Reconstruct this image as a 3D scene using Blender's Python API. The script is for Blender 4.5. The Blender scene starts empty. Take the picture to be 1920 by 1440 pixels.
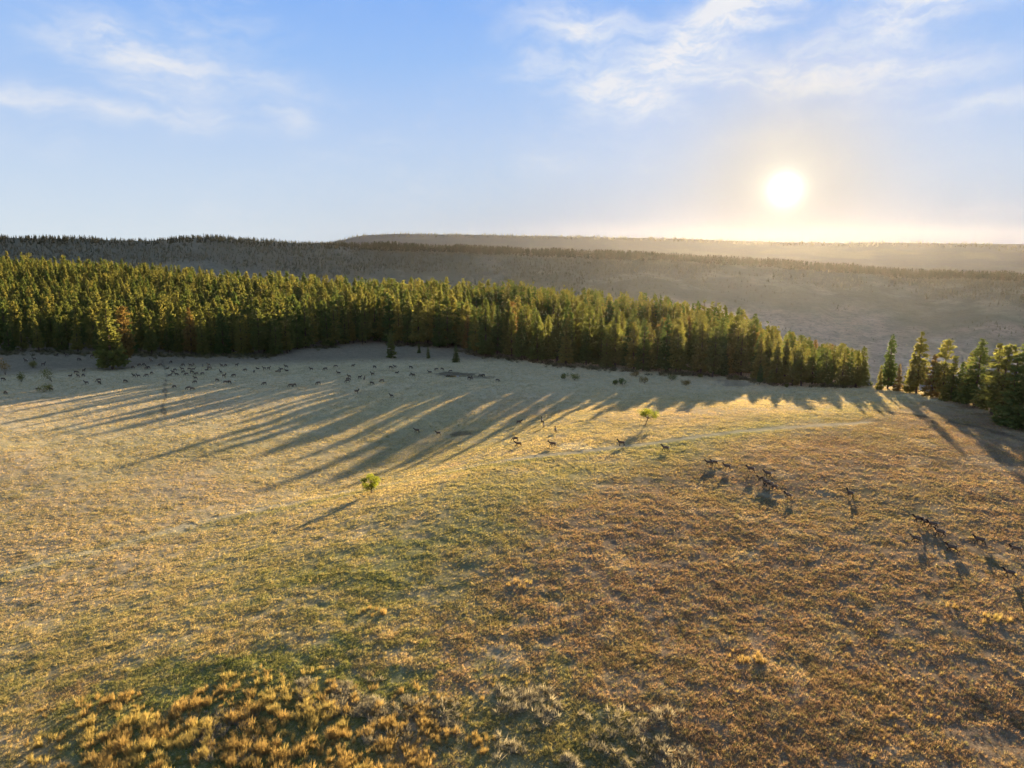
import bpy, math, random
import numpy as np
from mathutils import Vector, Matrix

random.seed(7)
rng = np.random.default_rng(11)
C = bpy.context.scene.collection
R_ = math.radians

# ------------------------------------------------------------------ camera, sun, sky, exposure
CAM_Z = 64.0
PITCH = R_(10.8)
FPX = 1331.0                       # focal length in pixels of a 1920 wide frame
cam_d = bpy.data.cameras.new('camera')
cam = bpy.data.objects.new('camera', cam_d)
C.objects.link(cam)
cam.location = (0, 0, CAM_Z)
cam.rotation_euler = (R_(90) - PITCH, 0, 0)
cam_d.sensor_width = 36.0
cam_d.lens = 36.0 * FPX / 1920.0
cam_d.clip_start = 0.5
cam_d.clip_end = 40000
bpy.context.scene.camera = cam

SUN_AZ = R_(20.4)                  # from +Y towards +X
SUN_EL = R_(6.3)
SUN_DIR = Vector((math.sin(SUN_AZ) * math.cos(SUN_EL), math.cos(SUN_AZ) * math.cos(SUN_EL), math.sin(SUN_EL)))
sun_d = bpy.data.lights.new('sun', 'SUN')
sun_d.energy = 5.0
sun_d.angle = R_(0.6)
sun_d.color = (1.0, 0.84, 0.63)
sun = bpy.data.objects.new('sun', sun_d)
sun.rotation_euler = (-SUN_DIR).to_track_quat('-Z', 'Y').to_euler()
sun.location = (100, 300, 400)
C.objects.link(sun)

EXPO = 2.05
SKY_GAIN = 1.0
sc = bpy.context.scene
sc.view_settings.view_transform = 'Standard'
sc.view_settings.look = 'None'
sc.view_settings.exposure = EXPO
sc.view_settings.gamma = 1.0
sc.view_settings.use_curve_mapping = False
sc.render.engine = 'CYCLES'
cy = sc.cycles
cy.max_bounces = 5
cy.diffuse_bounces = 2
cy.glossy_bounces = 1
cy.transmission_bounces = 3
cy.transparent_max_bounces = 4
cy.volume_bounces = 0
cy.use_denoising = True
cy.sample_clamp_indirect = 3.0
try:
    cy.use_light_tree = False
except Exception:
    pass


def az_of(px, py=466.0):
    dx = px - 960.0
    up = 720.0 - py
    fwd = FPX * math.cos(PITCH) + up * math.sin(PITCH)
    return math.atan2(dx, fwd)


def el_of(px, py):
    dx = px - 960.0
    up = 720.0 - py
    fwd = FPX * math.cos(PITCH) + up * math.sin(PITCH)
    upw = up * math.cos(PITCH) - FPX * math.sin(PITCH)
    return math.atan2(upw, math.hypot(dx, fwd))


class NT:
    """small helper for node maths"""
    def __init__(self, nt):
        self.nt = nt
        self.n = nt.nodes
        self.l = nt.links

    def new(self, t, **kw):
        n = self.n.new(t)
        for k, v in kw.items():
            setattr(n, k, v)
        return n

    def put(self, sock, v):
        if isinstance(v, (int, float, tuple, list)):
            sock.default_value = v
        else:
            self.l.new(v, sock)

    def m(self, op, a, b=0.0, c=0.0, clamp=False):
        n = self.new('ShaderNodeMath', operation=op, use_clamp=clamp)
        self.put(n.inputs[0], a)
        self.put(n.inputs[1], b)
        self.put(n.inputs[2], c)
        return n.outputs[0]

    def mix(self, f, a, b, bt='MIX'):
        n = self.new('ShaderNodeMix', data_type='RGBA', blend_type=bt)
        self.put(n.inputs[0], f)
        self.put(n.inputs[6], a)
        self.put(n.inputs[7], b)
        return n.outputs[2]

    def ramp(self, f, stops, interp='LINEAR'):
        n = self.new('ShaderNodeValToRGB')
        cr = n.color_ramp
        cr.interpolation = interp
        while len(cr.elements) < len(stops):
            cr.elements.new(0.5)
        for e, (p, c) in zip(cr.elements, stops):
            e.position = p
            e.color = (*c, 1) if len(c) == 3 else c
        self.put(n.inputs[0], f)
        return n.outputs[0]

    def noise(self, vec, scale, detail=4, rough=0.55, dist=0.0):
        n = self.new('ShaderNodeTexNoise')
        if vec is not None:
            self.l.new(vec, n.inputs['Vector'])
        n.inputs['Scale'].default_value = scale
        n.inputs['Detail'].default_value = detail
        n.inputs['Roughness'].default_value = rough
        n.inputs['Distortion'].default_value = dist
        return n.outputs['Fac']

    def smooth(self, v, a, b):
        n = self.new('ShaderNodeMapRange', interpolation_type='SMOOTHSTEP')
        self.put(n.inputs[0], v)
        n.inputs[1].default_value = a
        n.inputs[2].default_value = b
        return n.outputs[0]


world = bpy.data.worlds.new('World')
sc.world = world
world.use_nodes = True
world.node_tree.nodes.clear()
W = NT(world.node_tree)
tc = W.new('ShaderNodeTexCoord').outputs['Generated']
sx = W.new('ShaderNodeSeparateXYZ')
W.l.new(tc, sx.inputs[0])
X, Y, Z = sx.outputs
el = W.m('ARCSINE', Z)
az = W.m('ARCTAN2', X, Y)
elp = W.m('MAXIMUM', el, 0.0)
# clear sky from the horizon to the zenith
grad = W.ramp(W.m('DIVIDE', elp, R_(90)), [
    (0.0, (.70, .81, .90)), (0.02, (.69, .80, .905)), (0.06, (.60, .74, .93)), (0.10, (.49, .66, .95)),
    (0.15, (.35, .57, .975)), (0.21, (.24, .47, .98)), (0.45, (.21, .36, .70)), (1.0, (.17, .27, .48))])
# angle to the sun
dt = W.new('ShaderNodeVectorMath', operation='DOT_PRODUCT')
W.l.new(tc, dt.inputs[0])
_e = el_of(1470, 355)
dt.inputs[1].default_value = (math.sin(SUN_AZ) * math.cos(_e), math.cos(SUN_AZ) * math.cos(_e), math.sin(_e))
ang = W.m('DEGREES' if False else 'MULTIPLY', W.m('ARCCOSINE', W.m('MINIMUM', dt.outputs['Value'], 0.99999999)), 57.29578)
# cirrus
cmb = W.new('ShaderNodeCombineXYZ')
W.put(cmb.inputs[0], W.m('MULTIPLY', az, 57.29578))
W.put(cmb.inputs[1], W.m('MULTIPLY', el, 57.29578))
ae = cmb.outputs[0]
wn = W.new('ShaderNodeTexNoise')
W.l.new(ae, wn.inputs['Vector'])
wn.inputs['Scale'].default_value = 0.22
wn.inputs['Detail'].default_value = 5
wsub = W.new('ShaderNodeVectorMath', operation='SUBTRACT')
W.l.new(wn.outputs['Color'], wsub.inputs[0])
wsub.inputs[1].default_value = (.5, .5, .5)
wsc = W.new('ShaderNodeVectorMath', operation='SCALE')
W.l.new(wsub.outputs[0], wsc.inputs[0])
wsc.inputs[3].default_value = 3.2
wad = W.new('ShaderNodeVectorMath', operation='ADD')
W.l.new(ae, wad.inputs[0])
W.l.new(wsc.outputs[0], wad.inputs[1])
wsep = W.new('ShaderNodeSeparateXYZ')
W.l.new(wad.outputs[0], wsep.inputs[0])
ax, ay = wsep.outputs[0], wsep.outputs[1]
CLOUDS = [  # photo position, half width, half height, tilt (deg, up to the right positive), strength
    (1330, 60, 150, 44, 28, .95), (1095, 52, 85, 30, -8, .75), (1150, 165, 90, 30, -16, .85), (1250, 110, 80, 40, 30, .45),
    (1400, 145, 170, 22, -4, .6), (1560, 155, 120, 16, -3, .5), (1700, 25, 105, 34, 14, .85), (1660, 125, 125, 20, -3, .6),
    (1840, 195, 80, 14, 0, .4), (1040, 110, 90, 22, 10, .35), (1230, 200, 60, 16, -20, .5), (280, 112, 130, 42, -12, .48), (430, 135, 120, 15, -7, .4),
    (40, 185, 120, 18, -6, .45), (210, 205, 170, 14, -4, .42), (340, 195, 80, 18, -16, .45), (545, 218, 34, 22, 5, .38),
    (1020, 305, 55, 22, -10, .22), (1490, 238, 110, 16, 14, .3), (1790, 402, 190, 15, 6, .3), (200, 90, 120, 20, -4, .3),
    (1290, 25, 110, 18, 8, .4), (340, 40, 20, 40, 60, .22)]
dens = None
for (px, py, rx, ry, tl, s) in CLOUDS:
    caz, cel = math.degrees(az_of(px, py)), math.degrees(el_of(px, py))
    k = math.degrees(1 / FPX) * 1.0
    ct, st = math.cos(R_(tl)), math.sin(R_(tl))
    u = W.m('SUBTRACT', ax, caz)
    v = W.m('SUBTRACT', ay, cel)
    a_ = W.m('ADD', W.m('MULTIPLY', u, ct / (rx * k)), W.m('MULTIPLY', v, st / (rx * k)))
    b_ = W.m('ADD', W.m('MULTIPLY', u, -st / (ry * k)), W.m('MULTIPLY', v, ct / (ry * k)))
    q = W.m('ADD', W.m('MULTIPLY', a_, a_), W.m('MULTIPLY', b_, b_))
    g = W.m('MULTIPLY', W.m('POWER', 2.71828, W.m('MULTIPLY', q, -0.8)), s)
    dens = g if dens is None else W.m('MAXIMUM', W.m('ADD', W.m('MULTIPLY', W.m('MINIMUM', dens, g), 0.35), W.m('MAXIMUM', dens, g)), 0.0)
# streaky texture
mp = W.new('ShaderNodeMapping')
W.l.new(wad.outputs[0], mp.inputs[0])
mp.inputs['Rotation'].default_value = (0, 0, R_(-14))
mp.inputs['Scale'].default_value = (.30, 1.1, 1)
st1 = W.noise(mp.outputs[0], 0.75, 9, .60, .15)
broad = W.noise(ae, 0.11, 3, .5)
streak = W.smooth(st1, .28, .70)
cl = W.m('MULTIPLY', dens, W.m('ADD', W.m('MULTIPLY', streak, 1.15), .34))
veil = W.m('MULTIPLY', W.smooth(broad, .42, .75), W.m('MULTIPLY', W.smooth(st1, .35, .8), .30))
cl = W.m('ADD', cl, veil)
cl = W.m('MULTIPLY', cl, W.smooth(el, R_(-1), R_(3)), clamp=True)
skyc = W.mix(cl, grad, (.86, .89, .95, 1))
# aureole round the sun and the sun itself
def expf(scale, amp):
    return W.m('MULTIPLY', W.m('POWER', 2.71828, W.m('MULTIPLY', ang, -1 / scale)), amp)
g1 = W.m('MULTIPLY', W.m('POWER', 2.71828, W.m('MULTIPLY', W.m('MULTIPLY', ang, ang), -1 / (.92 ** 2))), 1.9)
g1 = W.m('ADD', g1, W.m('MULTIPLY', W.m('POWER', 2.71828, W.m('MULTIPLY', W.m('MULTIPLY', ang, ang), -1 / (2.4 ** 2))), .22))
gl = W.mix(1.0, (0, 0, 0, 1), (1.0, .93, .74, 1))
vs1 = W.new('ShaderNodeVectorMath', operation='SCALE')
vs1.inputs[0].default_value = (1.0, .92, .72)
W.put(vs1.inputs[3], g1)
warm = W.m('POWER', 2.71828, W.m('MULTIPLY', W.m('MULTIPLY', ang, ang), -1 / 6.2 ** 2))
lowf = W.m('MULTIPLY', W.m('POWER', 2.71828, W.m('MULTIPLY', W.m('MULTIPLY', ang, ang), -1 / 30.0 ** 2)), W.m('POWER', 2.71828, W.m('MULTIPLY', elp, -57.3 / 3.6)))
skyw = W.mix(W.m('MULTIPLY', warm, .9, clamp=True), skyc, (.76, .70, .57, 1))
skyw = W.mix(W.m('MULTIPLY', lowf, .97, clamp=True), skyw, (.02, .10, .30, 1))
addc = W.new('ShaderNodeVectorMath', operation='ADD')
W.l.new(skyw, addc.inputs[0])
W.l.new(vs1.outputs[0], addc.inputs[1])
sky = W.new('ShaderNodeTexSky', sky_type='NISHITA')
sky.sun_disc = False
sky.sun_elevation = SUN_EL
sky.sun_rotation = SUN_AZ
sky.altitude = 1000
nis = W.new('ShaderNodeVectorMath', operation='SCALE')
W.l.new(sky.outputs[0], nis.inputs[0])
nis.inputs[3].default_value = .004
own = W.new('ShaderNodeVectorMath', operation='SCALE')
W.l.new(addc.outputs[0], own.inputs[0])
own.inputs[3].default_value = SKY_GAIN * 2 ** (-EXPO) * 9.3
tot = W.new('ShaderNodeVectorMath', operation='ADD')
W.l.new(nis.outputs[0], tot.inputs[0])
W.l.new(own.outputs[0], tot.inputs[1])
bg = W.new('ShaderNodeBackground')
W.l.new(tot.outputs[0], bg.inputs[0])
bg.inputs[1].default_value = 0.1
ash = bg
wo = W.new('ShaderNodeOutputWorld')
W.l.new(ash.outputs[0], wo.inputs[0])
world.cycles.sampling_method = 'MANUAL'
world.cycles.sample_map_resolution = 512

# ------------------------------------------------------------------ numpy noise
_perm = np.random.default_rng(3).random((256, 256)).astype(np.float32)


def vnoise(x, y, s, seed=0):
    """value noise, wavelength s metres, range -1..1"""
    x = np.asarray(x, dtype=np.float64) / s + seed * 17.31
    y = np.asarray(y, dtype=np.float64) / s + seed * 9.77
    xi = np.floor(x).astype(np.int64)
    yi = np.floor(y).astype(np.int64)
    fx = x - xi
    fy = y - yi
    fx = fx * fx * (3 - 2 * fx)
    fy = fy * fy * (3 - 2 * fy)
    a = _perm[xi & 255, yi & 255]
    b = _perm[(xi + 1) & 255, yi & 255]
    c = _perm[xi & 255, (yi + 1) & 255]
    d = _perm[(xi + 1) & 255, (yi + 1) & 255]
    return ((a * (1 - fx) + b * fx) * (1 - fy) + (c * (1 - fx) + d * fx) * fy) * 2 - 1


def fbm(x, y, s, n=4, seed=0, rough=0.5):
    t = 0
    a = 1.0
    tot = 0
    ca, sa = math.cos(.6), math.sin(.6)
    for i in range(n):
        t = t + a * vnoise(x, y, s, seed + i)
        tot += a
        a *= rough
        s *= 0.5
        x, y = x * ca - y * sa, x * sa + y * ca
    return t / tot


def sstep(v, a, b):
    t = np.clip((v - a) / (b - a), 0, 1)
    return t * t * (3 - 2 * t)


def softplus(v, w):
    v = np.asarray(v, dtype=np.float64) / w
    return np.where(v > 20, v, np.log1p(np.exp(np.minimum(v, 20)))) * w


def itp(tbl):
    a = np.array([az_of(p[0]) for p in tbl])
    v = np.array([p[1] for p in tbl], dtype=float)
    return lambda q: np.interp(q, a, v)


# ------------------------------------------------------------------ terrain heights
f_rise = itp([(-300, .056), (0, .056), (250, .045), (480, .02), (700, .012), (960, .012), (1200, -.004), (1400, -.04), (1600, -.1), (1920, -.25)])
f_far = itp([(-600, 1050), (0, 1000), (480, 850), (960, 700), (1200, 640), (1400, 540), (1550, 470), (1640, 380), (1920, 330), (2400, 330)])


def crest(tbl, dist, tree=0.0):
    a = np.array([az_of(p[0]) for p in tbl])
    v = np.array([CAM_Z + dist * math.tan(el_of(p[0], p[1])) - tree for p in tbl])
    return lambda q: np.interp(q, a, v)


D2, D3, D4, D5 = 2600.0, 3900.0, 5200.0, 6000.0
c2 = crest([(-900, 450), (-300, 440), (0, 443), (150, 446), (280, 450), (330, 446), (400, 443), (450, 448), (560, 454), (640, 458), (750, 462), (900, 469),
            (1100, 476), (1250, 482), (1400, 490), (1500, 498), (1600, 504), (1700, 512), (1800, 515), (1920, 521), (2300, 530)], D2, 4)
c3 = crest([(0, 520), (1200, 500), (1450, 487), (1560, 482), (1640, 485), (1700, 484), (1800, 487), (1920, 488), (2400, 490)], D3, 4)
c4 = crest([(-600, 480), (400, 475), (600, 456), (640, 449), (680, 440), (740, 437), (900, 439), (1100, 443), (1250, 446), (1400, 451), (1500, 454),
            (1600, 455), (1640, 453), (1700, 454), (1850, 456), (1880, 462), (1950, 463), (2400, 470)], D4, 6)
c5 = crest([(-600, 466), (1500, 463), (1800, 457), (1920, 457), (2100, 458), (2400, 462)], D5, 4)


def smax(a, b, k):
    return np.maximum(a, b) + k * np.log1p(np.exp(-np.abs(a - b) / k))


TRK = np.array([[-420, -140], [-75, 97], [-45, 121], [-17, 138], [20, 167], [50, 190], [77, 206], [110, 222], [170, 240]], dtype=float)


def H(x, y):
    x = np.asarray(x, dtype=np.float64)
    y = np.asarray(y, dtype=np.float64)
    R = np.hypot(x, y)
    a = np.arctan2(x, y)
    a = np.clip(a, -1.4, 1.4)
    yy = 380 - softplus(380 - y, 14)
    yy = 20 + softplus(yy - 20, 14)
    pf = sstep(.937 * x - .349 * y, -108, -52)          # across the sun's direction: the swell on the right
    z = .034 * (380 - yy) + pf * (9.5 * sstep(300 - y + .25 * np.minimum(x, 150), 0, 130) - .026 * softplus(205 - np.maximum(y, 20), 15))
    v = -.583 * (x + 17) + .813 * (y - 138)
    z = z - .026 * (1 - pf) * softplus(np.clip(-v, -400, 260), 14)
    z = z - 3.5 * np.exp(-((x + 30) / 60) ** 2 - ((y - 200) / 60) ** 2)
    z = z + 3.2 * np.exp(-((x - 152) / 38) ** 2 - ((y - 295) / 50) ** 2)
    z = z - .38 * softplus(np.clip(x - 172 - 6 * vnoise(x, y, 60, 5), -400, 900), 7)
    z = z + .02 * softplus(-x - 150, 25)
    z = z + np.minimum(f_rise(a) * softplus(R - 420, 25), 60)
    z = z + 1.3 * fbm(x, y, 90, 3, 2) * sstep(R, 20, 120) + .35 * fbm(x, y, 22, 2, 8)
    z = z - .45 * softplus(R - f_far(a) - 30, 30)
    z = np.maximum(z, -600)
    # ridges beyond the canyon
    n1 = fbm(a * 2700, R * 1.5, 520, 4, 21)
    gul = 1 - np.abs(fbm(a * 2700 + 60 * fbm(x, y, 300, 2, 4), R * .45, 330, 4, 31))
    t = np.clip((R - 1420) / (D2 - 1420), 0, 1)
    prof = t ** 0.85
    cc = c2(a)
    lo = -235
    z2 = lo + (cc - lo) * prof + (14 * n1 - 42 * (gul - .75)) * np.sin(np.pi * t) ** .7
    z2 = np.where(R > D2, cc - .10 * (R - D2), z2)
    z3 = c3(a) - .10 * np.abs(R - D3)
    z4 = c4(a) - np.where(R < D4, .13, .05) * np.abs(R - D4)
    z5 = c5(a) - .1 * np.abs(R - D5)
    far = np.maximum(np.maximum(z2, -260 + 0 * R), np.maximum(z3, np.maximum(z4, z5)))
    far = far + np.where(R > D2 + 50, 9 * fbm(x, y, 500, 4, 41) * np.clip(np.minimum(np.abs(R - D3), np.abs(R - D4)) / 300, 0, 1), 0)
    w = sstep(R, 1050, 1400)
    out = smax(np.minimum(z, 300), np.where(R < 1000, -400, far), 6)
    # dry basin near the far trees
    bx, by = BAS
    q = np.hypot((x - bx) / 11.0, (y - by) / 9.0)
    out = out + np.where(q < 3, -1.5 * np.exp(-(q / .75) ** 4) + .75 * np.exp(-((q - 1.15) / .25) ** 2), 0)
    # gully behind the first tree
    for (gx, gy, ga, gl, gw, gd) in GUL:
        u = (x - gx) * math.cos(ga) + (y - gy) * math.sin(ga)
        s = -(x - gx) * math.sin(ga) + (y - gy) * math.cos(ga) + 1.0 * np.sin(u * .35)
        out = out - gd * np.exp(-(s / gw) ** 2) * np.exp(-(u / gl) ** 4)
    return out


BAS = (1e6, 1e6)
GUL = []


def ray(px, py):
    dx, up = px - 960.0, 720.0 - py
    fwd = FPX * math.cos(PITCH) + up * math.sin(PITCH)
    upw = up * math.cos(PITCH) - FPX * math.sin(PITCH)
    n = math.sqrt(dx * dx + fwd * fwd + upw * upw)
    return dx / n, fwd / n, upw / n


def at(px, py, far=1600):
    """where the line of sight through a point of the photograph meets the ground"""
    d = ray(px, py)
    t = np.geomspace(30, far, 1400)
    h = CAM_Z + d[2] * t - H(d[0] * t, d[1] * t)
    i = np.argmax(h < 0)
    if h[i] >= 0:
        i = len(t) - 1
    t0, t1 = t[i - 1], t[i]
    for _ in range(12):
        tm = (t0 + t1) / 2
        if CAM_Z + d[2] * tm - H(d[0] * tm, d[1] * tm) < 0:
            t1 = tm
        else:
            t0 = tm
    return d[0] * t1, d[1] * t1


_b = at(1375, 722)
_g1 = at(868, 815)
_g2 = at(850, 703)
BAS = _b
GUL = [(_g1[0], _g1[1], R_(28), 7, .8, 1.1), (_g2[0] + 4, _g2[1], R_(-2), 13, 1.6, .9)]
GRD = lambda x, y: float(H(np.array([x]), np.array([y]))[0])


def micro(x, y, R):
    f = 1 - sstep(R, 400, 500)
    m = .15 * fbm(x, y, 2.6, 3, 51) + .11 * fbm(x, y, 7, 2, 61)
    n = vnoise(x, y, 1.3, 71)
    m = m + .07 * n
    return m * f


# ------------------------------------------------------------------ ground colour
COL = dict(straw=(.54, .415, .205), pink=(.53, .38, .215), green=(.21, .235, .065), brown=(.30, .19, .112), gold=(.47, .33, .12),
           grey=(.66, .49, .27), pale=(.68, .56, .34), soil=(.13, .095, .065))
COL = {k: np.array(v) for k, v in COL.items()}


def seg_dist(x, y, P):
    d = np.full(np.shape(x), 1e9)
    for a, b in zip(P[:-1], P[1:]):
        ab = b - a
        t = np.clip(((x - a[0]) * ab[0] + (y - a[1]) * ab[1]) / (ab @ ab), 0, 1)
        d = np.minimum(d, np.hypot(x - a[0] - t * ab[0], y - a[1] - t * ab[1]))
    return d


def pline(pts, n=0):
    return np.array([at(*p) for p in pts])


PATHS = {}


def mixc(c, k, w):
    return c * (1 - w[:, None]) + COL[k] * w[:, None]


left_ = lambda x: sstep(-x, -25, 20)


def ground_col(x, y, thatch=True):
    R = np.hypot(x, y)
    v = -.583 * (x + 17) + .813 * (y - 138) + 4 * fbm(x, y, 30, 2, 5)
    c = np.tile(COL['straw'], (len(x), 1))
    c = mixc(c, 'pink', sstep(fbm(x, y, 60, 3, 81), -.1, .5) * .8)
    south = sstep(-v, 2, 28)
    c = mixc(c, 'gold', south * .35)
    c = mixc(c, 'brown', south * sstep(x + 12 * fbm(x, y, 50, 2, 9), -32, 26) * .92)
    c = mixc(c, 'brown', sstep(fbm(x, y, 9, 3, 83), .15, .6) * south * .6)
    gp = sstep(fbm(x, y, 26, 4, 91) + .12 * left_(x), -.10, .45)
    left = sstep(-x, -25, 20)
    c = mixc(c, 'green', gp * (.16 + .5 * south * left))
    c = mixc(c, 'green', np.exp(-((v + 5) / 9) ** 2) * (.30 + .25 * fbm(x, y, 12, 2, 3)).clip(0, 1))
    c = mixc(c, 'green', sstep(fbm(x, y, 3.2, 3, 94), .05, .5) * (.18 + .24 * south * left))
    c = mixc(c, 'grey', sstep(fbm(x, y, 5, 3, 95), .2, .6) * .45)
    c = mixc(c, 'grey', sstep(R, 230, 330) * .6)  # far meadow painted paler and warmer to lift the forest's shade there
    for P, wd, k, s in PATHS.values():
        d = seg_dist(x, y, P) + .8 * vnoise(x, y, 5, 7)
        c = mixc(c, k, np.exp(-(d / wd) ** 2) * s)
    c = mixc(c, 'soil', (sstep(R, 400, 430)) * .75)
    for gx, gy, r, k, s in SPOTS:
        d = np.hypot(x - gx, (y - gy)) / r + .45 * fbm(x, y, 1.4, 3, 12) + .3 * vnoise(x, y, 5, 13)
        c = mixc(c, k, sstep(1 - d, -.1, .3) * s)
    c = c * (1 + .22 * fbm(x, y, 1.7, 3, 99))[:, None]
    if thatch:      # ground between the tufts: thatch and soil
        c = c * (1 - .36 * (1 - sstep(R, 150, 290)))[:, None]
    return np.clip(c, .01, .9)


PATHS['track'] = (pline([(0, 1082), (180, 1030), (420, 975), (640, 930), (800, 892), (960, 868), (1100, 850), (1250, 832), (1360, 815), (1445, 803)]), 3.0, 'green', .5)
PATHS['left_track'] = (pline([(0, 1075), (200, 1028), (440, 962), (640, 924), (960, 862)]), 1.8, 'pale', .7)
PATHS['mid_line'] = (pline([(0, 802), (160, 800), (300, 806), (470, 800), (640, 815)]), .9, 'pale', .5)
PATHS['pale_track'] = (pline([(960, 862), (1100, 846), (1250, 828), (1360, 812), (1445, 803), (1560, 796), (1620, 792)]), 2.0, 'pale', .65)
PATHS['dark_trail'] = (pline([(1640, 770), (1700, 776), (1780, 790), (1850, 805), (1925, 828)]), 1.5, 'soil', .95)
PATHS['edge_trail'] = (pline([(1000, 690), (1100, 706), (1200, 715), (1300, 722), (1450, 735), (1560, 740)]), 1.2, 'pale', .35)
PATHS['crack'] = (pline([(304, 676), (309, 690), (313, 706), (308, 726), (311, 744), (304, 762), (312, 790)]), .5, 'soil', .8)
PATHS['wet_line'] = (pline([(560, 690), (700, 693), (800, 700), (830, 703)]), .9, 'soil', .35)
PATHS['rut'] = (pline([(1000, 745), (880, 725), (820, 720)]), .6, 'pale', .5)
SPOTS = [(*at(1070, 836), 3.4, 'pale', .95), (*at(1092, 841), 2.6, 'pale', .95), (*at(1055, 842), 1.6, 'pale', .9), (*at(848, 872), 4.5, 'pink', .9),
         (*at(520, 1370), 17, 'green', .75), (*at(260, 1330), 10, 'green', .6), (*at(1000, 1380), 12, 'green', .5), (*at(690, 925), 2.6, 'gold', .8), (*at(852, 703), 11, 'soil', .85), (*at(905, 707), 6, 'soil', .6), (*at(1378, 724), 8.5, 'soil', .5), (*at(868, 815), 4.5, 'soil', .7),
         (*at(212, 690), 8, 'soil', .6), (*at(1720, 742), 6, 'pale', .7), (*at(1735, 748), 5, 'pale', .6)]


# ------------------------------------------------------------------ object helpers
def link(o, parent=None):
    C.objects.link(o)
    if parent is not None:
        o.parent = parent
    return o


def mesh_np(name, V, F, smooth=False, mats=(), col=None):
    """V (n,3), F (m,k) integer array with k = 3 or 4"""
    me = bpy.data.meshes.new(name)
    V = np.asarray(V, dtype=np.float32)
    F = np.asarray(F, dtype=np.int32)
    n, k = F.shape
    me.vertices.add(len(V))
    me.vertices.foreach_set('co', V.ravel())
    me.loops.add(n * k)
    me.loops.foreach_set('vertex_index', F.ravel())
    me.polygons.add(n)
    me.polygons.foreach_set('loop_start', np.arange(0, n * k, k, dtype=np.int32))
    if smooth:
        me.polygons.foreach_set('use_smooth', np.ones(n, dtype=bool))
    for m in mats:
        me.materials.append(m)
    if col is not None:
        a = me.color_attributes.new('tint', 'FLOAT_COLOR', 'POINT')
        cc = np.ones((len(V), 4), dtype=np.float32)
        cc[:, :3] = col
        a.data.foreach_set('color', cc.ravel())
    me.update(calc_edges=True)
    return me


def mat(name):
    m = bpy.data.materials.new(name)
    m.use_nodes = True
    m.node_tree.nodes.clear()
    return m, NT(m.node_tree)


def out(N, sh):
    o = N.new('ShaderNodeOutputMaterial')
    N.l.new(sh, o.inputs[0])


def bsdf(N, color, rough=.9, normal=None, spec=.1):
    b = N.new('ShaderNodeBsdfPrincipled')
    N.put(b.inputs['Base Color'], color)
    b.inputs['Roughness'].default_value = rough
    b.inputs['Specular IOR Level'].default_value = spec
    if normal is not None:
        N.l.new(normal, b.inputs['Normal'])
    return b.outputs[0]


def attr(N, name, typ='GEOMETRY'):
    a = N.new('ShaderNodeAttribute', attribute_type=typ, attribute_name=name)
    return a.outputs['Color']


# ground material
def ground_mat():
    m, N = mat('dry_meadow')
    pos = N.new('ShaderNodeNewGeometry').outputs['Position']
    base = attr(N, 'tint')
    n1 = N.noise(pos, 1.6, 5, .7)
    n2 = N.noise(pos, 5.0, 4, .7)
    c = N.mix(N.smooth(n1, .40, .66), base, (.13, .11, .055, 1), 'MIX')
    c = N.mix(.38, base, c)
    c = N.mix(N.m('MULTIPLY', N.smooth(n2, .50, .72), .5), c, (.62, .50, .30, 1))
    c = N.mix(N.m('MULTIPLY', N.smooth(N.noise(pos, .55, 4, .6), .5, .75), .35), c, (.15, .13, .08, 1))
    b = N.new('ShaderNodeBump')
    b.inputs['Strength'].default_value = 1.0
    b.inputs['Distance'].default_value = .22
    N.put(b.inputs['Height'], N.m('ADD', N.m('MULTIPLY', N.noise(pos, 1.1, 6, .68), 1.0), N.m('MULTIPLY', N.noise(pos, 4.5, 4, .75), .34)))
    out(N, bsdf(N, c, .95, b.outputs[0], .0))
    return m


def hill_mat():
    m, N = mat('canyon_slope')
    pos = N.new('ShaderNodeNewGeometry').outputs['Position']
    base = attr(N, 'tint')
    n1 = N.noise(pos, .02, 8, .68)
    n2 = N.noise(pos, .09, 5, .7)
    c = N.mix(N.m('MULTIPLY', N.smooth(n1, .42, .60), .5), base, (.17, .155, .105, 1))
    c = N.mix(N.m('MULTIPLY', N.smooth(n2, .48, .62), .4), c, (.12, .12, .08, 1))
    b = N.new('ShaderNodeBump')
    b.inputs['Strength'].default_value = .8
    b.inputs['Distance'].default_value = 7
    N.put(b.inputs['Height'], N.m('ADD', N.noise(pos, .03, 8, .65), N.m('MULTIPLY', N.noise(pos, .2, 3, .65), .25)))
    out(N, bsdf(N, c, .95, b.outputs[0], .0))
    return m


M_GROUND = ground_mat()
M_HILL = hill_mat()


def polar(name, rs, azs, colf, m, detail, label=None, closed=False):
    Rg, Ag = np.meshgrid(rs, azs, indexing='ij')
    x = (Rg * np.sin(Ag)).ravel()
    y = (Rg * np.cos(Ag)).ravel()
    R = Rg.ravel()
    z = H(x, y)
    if detail:
        inside = (1 - sstep(np.abs(Ag.ravel()), R_(41), R_(43)))
        z = z + micro(x, y, R) * inside
    nr, na = len(rs), len(azs)
    i = np.arange(nr - 1)[:, None] * na + np.arange(na - 1)[None, :]
    F = np.stack([i, i + 1, i + na + 1, i + na], -1).reshape(-1, 4)
    if closed:
        j = np.arange(nr - 1) * na
        F = np.vstack([F, np.stack([j + na - 1, j, j + na, j + 2 * na - 1], -1)])
    F = F[:, ::-1]
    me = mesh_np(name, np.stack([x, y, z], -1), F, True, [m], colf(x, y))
    o = link(bpy.data.objects.new(name, me))
    o['kind'] = 'structure'
    return o


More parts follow.
